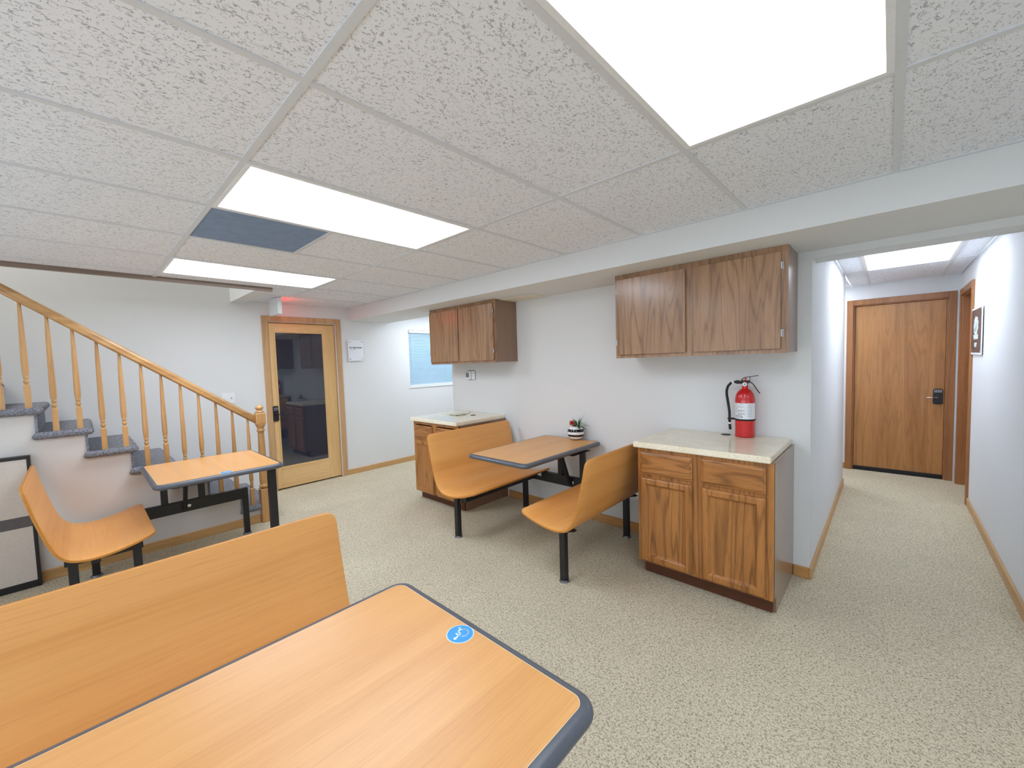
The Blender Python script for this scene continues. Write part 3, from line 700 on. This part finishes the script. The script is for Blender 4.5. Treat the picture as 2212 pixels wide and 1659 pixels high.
# ------------------------------------------------------------------ cabinets
def ring_panel(bm, x0, x1, z0, z1, yf, prof, mi=0):
    """stepped panel facing -Y; prof: (inset, depth-forward) from the outer back edge inwards"""
    loops = []
    for ins, d in prof:
        loops.append([bm.verts.new(p) for p in ((x0+ins, yf-d, z0+ins), (x1-ins, yf-d, z0+ins), (x1-ins, yf-d, z1-ins), (x0+ins, yf-d, z1-ins))])
    for a, b2 in zip(loops[:-1], loops[1:]):
        for i in range(4): bm.faces.new((a[i], a[(i+1) % 4], b2[(i+1) % 4], b2[i]))
    bm.faces.new(loops[-1]); bm.faces.new(loops[0][::-1])
DOORP = [(0, 0), (0, .012), (.004, .017), (.010, .020), (.038, .021), (.042, .016), (.046, .013), (.052, .006), (.056, .005)]
DRAWP = [(0, 0), (0, .011), (.006, .013), (.014, .019), (.018, .020)]
def base_cabinet(label, x0, x1, ct, yf, zt, dx, zdr, zdo, grom, toe_notch=True):
    """x0..x1 carcass, ct=(cx0,cx1,cy0) counter, yf face plane"""
    t = thing('base_cabinet', label, 'cabinet', ((x0+x1)/2, (yf+YB)/2, 0), group='oak base cabinets')
    th = .038
    bm = bmesh.new()
    for xx in (x0, x1-.018): prism(bm, [(yf+.004, .10), (yf+.075, .10), (yf+.075, 0), (YB-.002, 0), (YB-.002, zt-th), (yf+.004, zt-th)] if xx == x0 else [(yf+.004, .10), (yf+.075, .10), (yf+.075, 0), (YB-.002, 0), (YB-.002, zt-th), (yf+.004, zt-th)], 'x', xx, xx+.018)
    box(bm, x0+.018, x1-.018, yf+.02, YB-.004, .10, .118); box(bm, x0+.018, x1-.018, YB-.012, YB-.004, .118, zt-th)
    obj('carcass', bm, M['oak_side'], t)
    zb = .10; zc = zt-th; mid = (dx[1]+dx[2])/2
    ff = boxes([(x0, dx[0]+.012, yf-.004, yf+.016, zb, zc), (dx[3]-.012, x1, yf-.004, yf+.016, zb, zc), (mid-.04, mid+.04, yf-.004, yf+.016, zb, zc),
                (dx[0]+.012, mid-.04, yf-.003, yf+.015, zc-.03, zc), (mid+.04, dx[3]-.012, yf-.003, yf+.015, zc-.03, zc), (dx[0]+.012, mid-.04, yf-.003, yf+.015, zdo[1]-.01, zdr[0]+.012), (mid+.04, dx[3]-.012, yf-.003, yf+.015, zdo[1]-.01, zdr[0]+.012),
                (dx[0]+.012, mid-.04, yf-.003, yf+.015, zb, zb+.03), (mid+.04, dx[3]-.012, yf-.003, yf+.015, zb, zb+.03)])
    obj('face_frame', ff, M['oak'], t)
    for a, b2 in ((dx[0], dx[1]), (dx[2], dx[3])):
        bm = bmesh.new(); ring_panel(bm, a, b2, zdr[0], zdr[1], yf-.005, DRAWP); obj('drawer_front', bm, M['oak_h'], t)
        bm = bmesh.new(); ring_panel(bm, a, b2, zdo[0], zdo[1], yf-.005, DOORP); obj('door', bm, M['oak'], t)
    obj('toe_kick', bx(x0+.018, x1-.018, yf+.058, yf+.072, .002, .10), M['oak_toe'], t)
    bm = bx(ct[0], ct[1], ct[2], YB-.001, zt-th, zt, bev=.005, seg=3)
    c = obj('countertop', bm, M['counter'], t)
    bm = bmesh.new(); lathe(bm, [(.031, zt), (.031, zt+.0025), (.027, zt+.004)], (grom[0], grom[1], 0), 24); box(bm, grom[0]-.008, grom[0]+.008, grom[1]-.026, grom[1]-.012, zt+.0035, zt+.005)
    obj('grommet', bm, M['black'], c)
    return t
base_cabinet('oak base cabinet at the hallway corner with the fire extinguisher on it', -1.243, -.452, (-1.268, -.465+.0, 2.612), 2.640, .93,
             (-1.222, -.884, -.828, -.490), (.716, .866), (.112, .690), (-.845, 3.205))
base_cabinet('oak base cabinet behind the left booth bench with papers on its top', -3.862, -3.088, (-3.90, -3.098, 2.565), 2.590, .918,
             (-3.842, -3.512, -3.458, -3.108), (.712, .840), (.098, .672), (-3.385, 3.06))
def upper_cabinet(label, x0, x1, d, z0, z1, yf=2.965, hinge=True):
    t = thing('wall_cabinet', label, 'cabinet', ((x0+x1)/2, (yf+YB)/2, z0), group='oak wall cabinets')
    obj('carcass', boxes([(x0, x0+.016, yf+.004, YB-.001, z0+.006, z1), (x1-.016, x1, yf+.004, YB-.001, z0+.006, z1), (x0+.016, x1-.016, yf+.01, YB-.001, z0+.014, z0+.028), (x0+.016, x1-.016, yf+.01, YB-.001, z1-.018, z1), (x0+.016, x1-.016, YB-.01, YB-.001, z0+.028, z1-.018)], bev=.0015), M['oak_up_s'], t)
    mid = (d[1]+d[2])/2
    obj('face_frame', boxes([(x0, d[0]+.02, yf-.014, yf+.004, z0, z1-.001), (d[3]-.02, x1, yf-.014, yf+.004, z0, z1-.001), (mid-.045, mid+.045, yf-.0135, yf+.0035, z0+.001, z1-.002),
                             (x0+.01, x1-.01, yf-.0138, yf+.0038, z1-.05, z1-.001), (x0+.01, x1-.01, yf-.0138, yf+.0038, z0, z0+.04)]), M['oak_up'], t)
    for a, b2, hx in ((d[0], d[1], d[0]), (d[2], d[3], d[3])):
        dr = obj('door', bx(a, b2, yf-.034, yf-.015, z0+.026, z1-.038, bev=.002), M['oak_up'], t)
        for hz in (z0+.12, z1-.12):
            hy = (hx-.006, hx+.0) if hx == d[0] else (hx, hx+.006)
            bm = bmesh.new(); cyl(bm, (hx+(-.004 if hx == d[0] else .004), yf-.030, hz-.02), (hx+(-.004 if hx == d[0] else .004), yf-.030, hz+.02), .0045, seg=8)
            box(bm, min(hx, hx+(-.012 if hx == d[0] else .012)), max(hx, hx+(-.012 if hx == d[0] else .012)), yf-.017, yf-.0142, hz-.022, hz+.022)
            obj('hinge', bm, M['steel'], dr)
    return t
upper_cabinet('flat-door oak wall cabinet above the fire extinguisher', -1.560, -.440, (-1.540, -1.028, -.974, -.476), 1.504, SOF)
upper_cabinet('flat-door oak wall cabinet above the thermostat beside the window', -3.975, -2.885, (-3.962, -3.452, -3.434, -2.905), 1.502, SOF)

# ------------------------------------------------------------------ fire extinguisher
ex, ey, ez = -.722, 3.195, .931
# placed with its front facing the camera
t = thing('fire_extinguisher', 'red fire extinguisher with black hose standing on the right countertop', 'extinguisher', (ex, ey, ez), math.radians(8), world=False)
bm = bmesh.new(); R_ = .061
lathe(bm, [(.054, 0), (.060, .004), (R_, .012), (R_, .255), (.0595, .275), (.054, .297), (.044, .315), (.032, .328), (.022, .335), (.0185, .342), (.0185, .358)], seg=40); obj('cylinder', bm, M['red'], t)
def patch(bm, rr, a0, a1, z0, z1, n=10, mi=0):
    for i in range(n):
        a, b2 = a0+(a1-a0)*i/n, a0+(a1-a0)*(i+1)/n
        bm.faces.new([bm.verts.new((rr*math.cos(q), rr*math.sin(q), z)) for q, z in ((a, z0), (b2, z0), (b2, z1), (a, z1))]).material_index = mi
A0 = math.radians(-112)     # azimuth facing the camera
bm = bmesh.new(); patch(bm, R_+.0006, A0-1.75, A0+1.75, .128, .238, 36); lab = obj('label_sheet', bm, M['label'], t, label='white instruction label')
bm = bmesh.new()
def bar(a, w, z, h=.0022, rr=R_+.0010): patch(bm, rr, A0+a, A0+a+w, z-h/2, z+h/2, 4)
for a, w, z in ((-.52, .40, .231), (-.0, .34, .231), (-.30, .30, .216), (-.30, .80, .2125), (-.30, .85, .190), (-.30, .95, .1855), (-.30, .60, .181), (-.30, .9, .168), (-.30, 1.0, .1635), (-.30, .55, .159)): bar(a, w*.8, z)
for i in range(12): bar(.75, .42, .228-i*.0075, .0018)
for i in range(9): bar(-1.35, .5, .228-i*.010, .0016)
obj('small_print', bm, M['inkgrey'], lab)
bm = bmesh.new()
for z in (.201, .180): bar(-.52, .10, z, .006)
for k in range(3):
    a = -.58+k*.30
    for z in (.137, .151): bar(a, .20, z, .0018)
    for q in (a, a+.18): patch(bm, R_+.001, A0+q, A0+q+.025, .137, .151, 1)
    patch(bm, R_+.001, A0+a+.09, A0+a+.17, .146-.004*(k == 2), .151-.004*(k == 2), 2)
obj('pictograms', bm, M['ink'], lab)
bm = bmesh.new(); lathe(bm, [(R_+.0005, .116), (R_+.002, .117), (R_+.002, .127), (R_+.0005, .128)], seg=40, cap=False)
hx, hy = -.092, -.012
box(bm, hx-.012, -R_+.006, hy-.008, hy+.012, .117, .129)
obj('strap', bm, M['black_rub'], t)
bm = bmesh.new(); cyl(bm, (0, 0, .356), (0, 0, .378), .017, seg=18); box(bm, -.02, .03, -.012, .012, .374, .392, bev=.003); cyl(bm, (-.018, 0, .378), (-.052, 0, .381), .0105, seg=12); cyl(bm, (-.036, 0, .380), (-.052, 0, .381), .0125, seg=12)
obj('valve', bm, M['black'], t)
bm = bmesh.new(); cyl(bm, (0, -.017, .366), (0, -.024, .366), .014, seg=18); g = obj('gauge', bm, M['white'], t)
bm = bmesh.new(); cyl(bm, (0, -.024, .366), (0, -.0246, .366), .006, seg=12); box(bm, -.001, .001, -.0252, -.0246, .362, .374); obj('needle', bm, M['inkgrey'], g)
def strip(pts, w, th, holes=True):
    bm = bmesh.new()
    for a, b2 in zip(pts[:-1], pts[1:]):
        d = Vector((b2[0]-a[0], 0, b2[1]-a[1])).normalized(); n = Vector((-d.z, 0, d.x))*th/2
        A_ = Vector((a[0], 0, a[1])); B_ = Vector((b2[0], 0, b2[1]))
        for s_ in ((-w/2, -w/2+.004), (w/2-.004, w/2)):
            vs = [bm.verts.new(p+Vector((0, y, 0))) for y in s_ for p in (A_+n, A_-n, B_-n, B_+n)]
            for q in ((0, 1, 2, 3), (7, 6, 5, 4), (0, 4, 5, 1), (1, 5, 6, 2), (2, 6, 7, 3), (3, 7, 4, 0)): bm.faces.new([vs[i] for i in q])
        m_ = (A_+B_)/2
        box(bm, m_.x-.004, m_.x+.004, -w/2, w/2, m_.z-th/2, m_.z+th/2)
    return bm
obj('carry_handle', strip([(.012, .386), (.034, .380), (.048, .366), (.058, .350), (.068, .333), (.080, .314), (.088, .304)], .018, .005), M['black'], t)
bm = strip([(-.020, .388), (-.018, .400), (-.004, .411), (.014, .416), (.036, .418), (.058, .422), (.080, .426)], .018, .004); box(bm, .028, .031, -.006, .006, .388, .418)
obj('squeeze_lever', bm, M['black'], t)
bm = bmesh.new(); cyl(bm, (.004, -.004, .384), (.004, -.004, .412), .0055, seg=10); cyl(bm, (-.004, -.016, .385), (.010, -.016, .380), .003, seg=8); obj('safety_pin', bm, M['red'], t)
pts = [(-.052, 0, .381), (-.068, 0, .381), (-.086, -.002, .373), (-.103, -.004, .352), (-.111, -.006, .322), (-.110, -.008, .29), (-.104, -.009, .25), (-.098, -.010, .21), (-.093, -.011, .17), (-.092, -.012, .128), (-.092, -.012, .098)]
hs = obj('hose', tube(bmesh.new(), pts, .0085, 10), M['black_rub'], t)
obj('hose_ferrule', cyl(bmesh.new(), (-.066, 0, .381), (-.080, -.001, .377), .0098, seg=12), M['white'], hs)
obj('hose_ferrule', cyl(bmesh.new(), (-.092, -.012, .098), (-.0918, -.012, .086), .0098, seg=12), M['white'], hs)
obj('nozzle', cyl(bmesh.new(), (-.0918, -.012, .087), (-.088, -.013, .046), .0085, .0085, seg=12), M['black_rub'], hs)

# ------------------------------------------------------------------ potted plant on the booth table
px, py, pz = -2.115, 3.195, .761
t = thing('potted_plant', 'artificial succulent in a black and white striped round pot on the booth table', 'plant', (px, py, pz), 0, world=False)
prof = []; mats = []
R0 = .078; hh = .128
zs = [0, .006, .014, .028, .033, .048, .052, .062, .076, .080, .094, .100, .112, .120, .126]
for z in zs:
    c = (z-.062)/.068; rr = R0*math.sqrt(max(0.05, 1-c*c*.86))*(.70 if z == 0 else 1); prof.append((rr, z))
cols = [1, 0, 0, 0, 1, 1, 0, 0, 0, 1, 1, 0, 0, 0]
cols = [1 if (.033 <= (a+b_)/2 <= .052) or (.078 <= (a+b_)/2 <= .098) or b_ <= .006 else 0 for a, b_ in zip(zs[:-1], zs[1:])]
prof += [(.036, .122), (.034, .110)]; cols += [1, 1]
bm = bmesh.new(); lathe(bm, prof, seg=36, mats=cols); obj('pot', bm, [M['potwhite'], M['potblack']], t)
bm = bmesh.new(); lathe(bm, [(.035, .112), (.03, .118), (.0, .120)], seg=16, cap=False); obj('soil', bm, M['soil'], t)
def leafbm(az, el, L, wd_, curl):
    bm = bmesh.new(); n = 8; P0 = Vector((.014*math.cos(az)+.018, .014*math.sin(az)*.6+.0, .120)); rowl = []
    p = P0.copy(); e = el
    side = Vector((-math.sin(az), math.cos(az), 0))
    for i in range(n+1):
        s_ = i/n; w_ = wd_*(math.sin(PI*min(1, s_*.85+.15))**.8)*(1-s_**3)+.0004
        up = Vector((-math.cos(az)*math.sin(e), -math.sin(az)*math.sin(e), math.cos(e)))
        rowl.append([bm.verts.new(p-side*w_+up*w_*.35), bm.verts.new(p), bm.verts.new(p+side*w_+up*w_*.35)])
        p = p+Vector((math.cos(az)*math.cos(e), math.sin(az)*math.cos(e), math.sin(e)))*L/n; e -= curl/n
    for a, b2 in zip(rowl[:-1], rowl[1:]):
        for j in (0, 1): bm.faces.new((a[j], a[j+1], b2[j+1], b2[j])).smooth = True
    return bm
for az, el, L, w_, cu in ((20, 75, .135, .010, .5), (-30, 60, .12, .008, .6), (-60, 30, .125, .009, .9), (5, 28, .125, .009, .9), (45, 50, .08, .008, .9), (-100, 45, .08, .007, .8),
                          (160, 72, .10, .007, .9), (130, 62, .08, .006, .8), (70, 60, .07, .008, .9), (-80, 70, .10, .008, .7), (-15, 12, .11, .010, .9), (-45, 5, .10, .010, .6), (-10, 85, .10, .008, .4), (190, 60, .09, .006, 1.0)):
    o = obj('leaf', leafbm(math.radians(az), math.radians(el), L, w_, cu), M['leaf'], t)
    md = o.modifiers.new('t', 'SOLIDIFY'); md.thickness = .0012
bm = bmesh.new()
for i in range(64):
    ph = i*2.39996; ct_ = 1-1.75*(i+.5)/64; sn = math.sqrt(1-ct_*ct_); d = Vector((sn*math.cos(ph), sn*math.sin(ph), ct_))
    c0 = Vector((-.030, -.012, .150)); cyl(bm, c0+d*.006, c0+d*(.026+.006*random.random()), .0042, .0012, seg=5)
cyl(bm, (-.020, -.008, .118), (-.028, -.011, .148), .006, seg=8)
obj('red_rosette', bm, M['redflower'], t, label='spiky red succulent rosette')

# ------------------------------------------------------------------ papers on the left counter
for (cx_, cy_, a, w_, d_, z, lbl, mt) in ((-3.66, 3.04, 12, .27, .20, .9185, 'lower flat booklet on the left countertop', 'paper'), (-3.60, 3.00, -6, .20, .15, .924, 'smaller printed booklet lying on the other', 'paper2')):
    t = thing('booklet', lbl, 'booklet', (cx_, cy_, z), math.radians(a), world=False, group='booklets on the left countertop')
    obj('cover', bx(-w_/2, w_/2, -d_/2, d_/2, 0.0, .0055, bev=.001), M[mt], t)
    obj('pages', bx(-w_/2+.003, w_/2-.002, -d_/2-.0005, d_/2-.003, .0012, .0045), M['white'], t)

# ------------------------------------------------------------------ thermostat, switch, signs
t = thing('thermostat', 'white wall thermostat with grey display under the left wall cabinet', 'thermostat', (-3.625, YB, 1.36))
obj('back_plate', bx(-3.695, -3.560, YB-.008, YB, 1.302, 1.418, bev=.004, seg=2), M['white'], t)
bd_ = obj('body', bx(-3.715, -3.622, YB-.030, YB-.008, 1.310, 1.402, bev=.006, seg=2), M['white'], t)
obj('display', bx(-3.700, -3.648, YB-.0315, YB-.0298, 1.335, 1.390), M['lcd'], bd_)
t = thing('light_switch', 'white double switch plate on the left wall behind the handrail', 'switch', (XL, 1.178, 1.192))
obj('plate', bx(XL, XL+.006, 1.114, 1.240, 1.135, 1.252, bev=.002), M['white'], t)
obj('toggle', bx(XL+.006, XL+.018, 1.203, 1.211, 1.185, 1.203, bev=.002), M['inkgrey'], t)
obj('toggle', bx(XL+.006, XL+.018, 1.143, 1.151, 1.185, 1.203, bev=.002), M['white'], t)
t = thing('room_sign', 'white room name plate on four standoffs right of the glass door', 'sign', (XL, 2.733, 1.736))
obj('plate', bx(XL+.018, XL+.024, 2.619, 2.848, 1.590, 1.882, bev=.001), M['label'], t)
for yy in (2.645, 2.822):
    for zz in (1.617, 1.855): obj('standoff', cyl(bmesh.new(), (XL, yy, zz), (XL+.029, yy, zz), .009, seg=12), M['steel'], t)
text('room_name', 'Serenity Room', .030, M['ink'], t, frame_mtx((XL+.0246, 2.728, 1.775), (0, 1, 0), (0, 0, 1)), bold=.0008)
text('room_subtitle', 'Please knock', .015, M['inkgrey'], t, frame_mtx((XL+.0246, 2.690, 1.750), (0, 1, 0), (0, 0, 1)))
t = thing('hall_sign', 'brown sign with white oval emblem on the right hallway wall', 'sign', (.56, 5.49, 1.64))
pl = obj('plate', bx(.547, .553, 5.20, 5.785, 1.436, 1.852, bev=.001), M['label'], t)
obj('brown_print', bx(.5458, .5472, 5.225, 5.765, 1.455, 1.835), M['brownsign'], pl)
bm = bmesh.new()
prism(bm, [(5.50+(.125+.008*math.cos(9*q))*math.cos(q), 1.690+(.080+.004*math.cos(9*q))*math.sin(q)) for q in [2*PI*i/72 for i in range(72)]], 'x', .5442, .5459)
for k in range(5): tube(bm, [(.5442, 5.50-.09+.045*k+.012*math.sin(j*1.2+k), 1.640+.02*j) for j in range(6)], .0022, 5, mi=1)
obj('oval_emblem', bm, [M['stkwhite'], M['inkgrey']], pl)
text('sign_line', 'WELLNESS', .055, M['stkwhite'], t, frame_mtx((.5454, 5.50, 1.590), (0, -1, 0), (0, 0, 1)), bold=.002)
text('sign_line', 'SHOP', .050, M['stkwhite'], t, frame_mtx((.5454, 5.50, 1.520), (0, -1, 0), (0, 0, 1)), bold=.002)
for yy in (5.24, 5.75):
    for zz in (1.47, 1.82): obj('standoff', cyl(bmesh.new(), (.56, yy, zz), (.543, yy, zz), .009, seg=10), M['steel'], t)
# exit sign
t = thing('exit_sign', 'white exit sign box hanging from the ceiling before the glass door, lit red behind', 'sign', (-5.10, 1.62, ZC))
hs_ = obj('housing', bx(-5.25, -4.955, 1.600, 1.645, 2.128, ZC-.008, bev=.004), M['white'], t)
obj('mount', bx(-5.18, -5.02, 1.596, 1.65, ZC-.008, ZC, bev=.002), M['white'], t)
obj('lit_face', bx(-5.24, -4.965, 1.645, 1.6465, 2.145, ZC-.02), M['exitred'], hs_)

# ------------------------------------------------------------------ framed glossy panel by the stairs
t = thing('framed_panel', 'glossy off-white panel in a black frame standing against the stair wall', 'panel', (-4.42, -.62, 0))
X0, X1, Y0, Y1, Z1 = XS+.016, -4.405, -.98, -.268, .948
obj('frame', boxes([(X0, X1, Y0, Y0+.022, 0, Z1), (X0, X1, Y1-.018, Y1, 0, Z1), (X0, X1, Y0+.022, Y1-.018, Z1-.022, Z1), (X0, X1, Y0+.022, Y1-.018, 0.002, .05)], bev=.002), M['black'], t)
obj('upper_face', bx(X0+.01, X1-.004, Y0+.022, Y1-.018, .521, Z1-.022), M['panel'], t)
obj('reflection_band', bx(X0+.01, X1-.006, Y0+.022, Y1-.018, .442, .521), M['panel_reflect'], t)  # dark reflection across the panel, put in as a coloured strip
obj('lower_face', bx(X0+.01, X1-.004, Y0+.022, Y1-.018, .05, .442), M['panel'], t)
for o in bpy.data.objects:
    if '_w' in o: del o['_w']
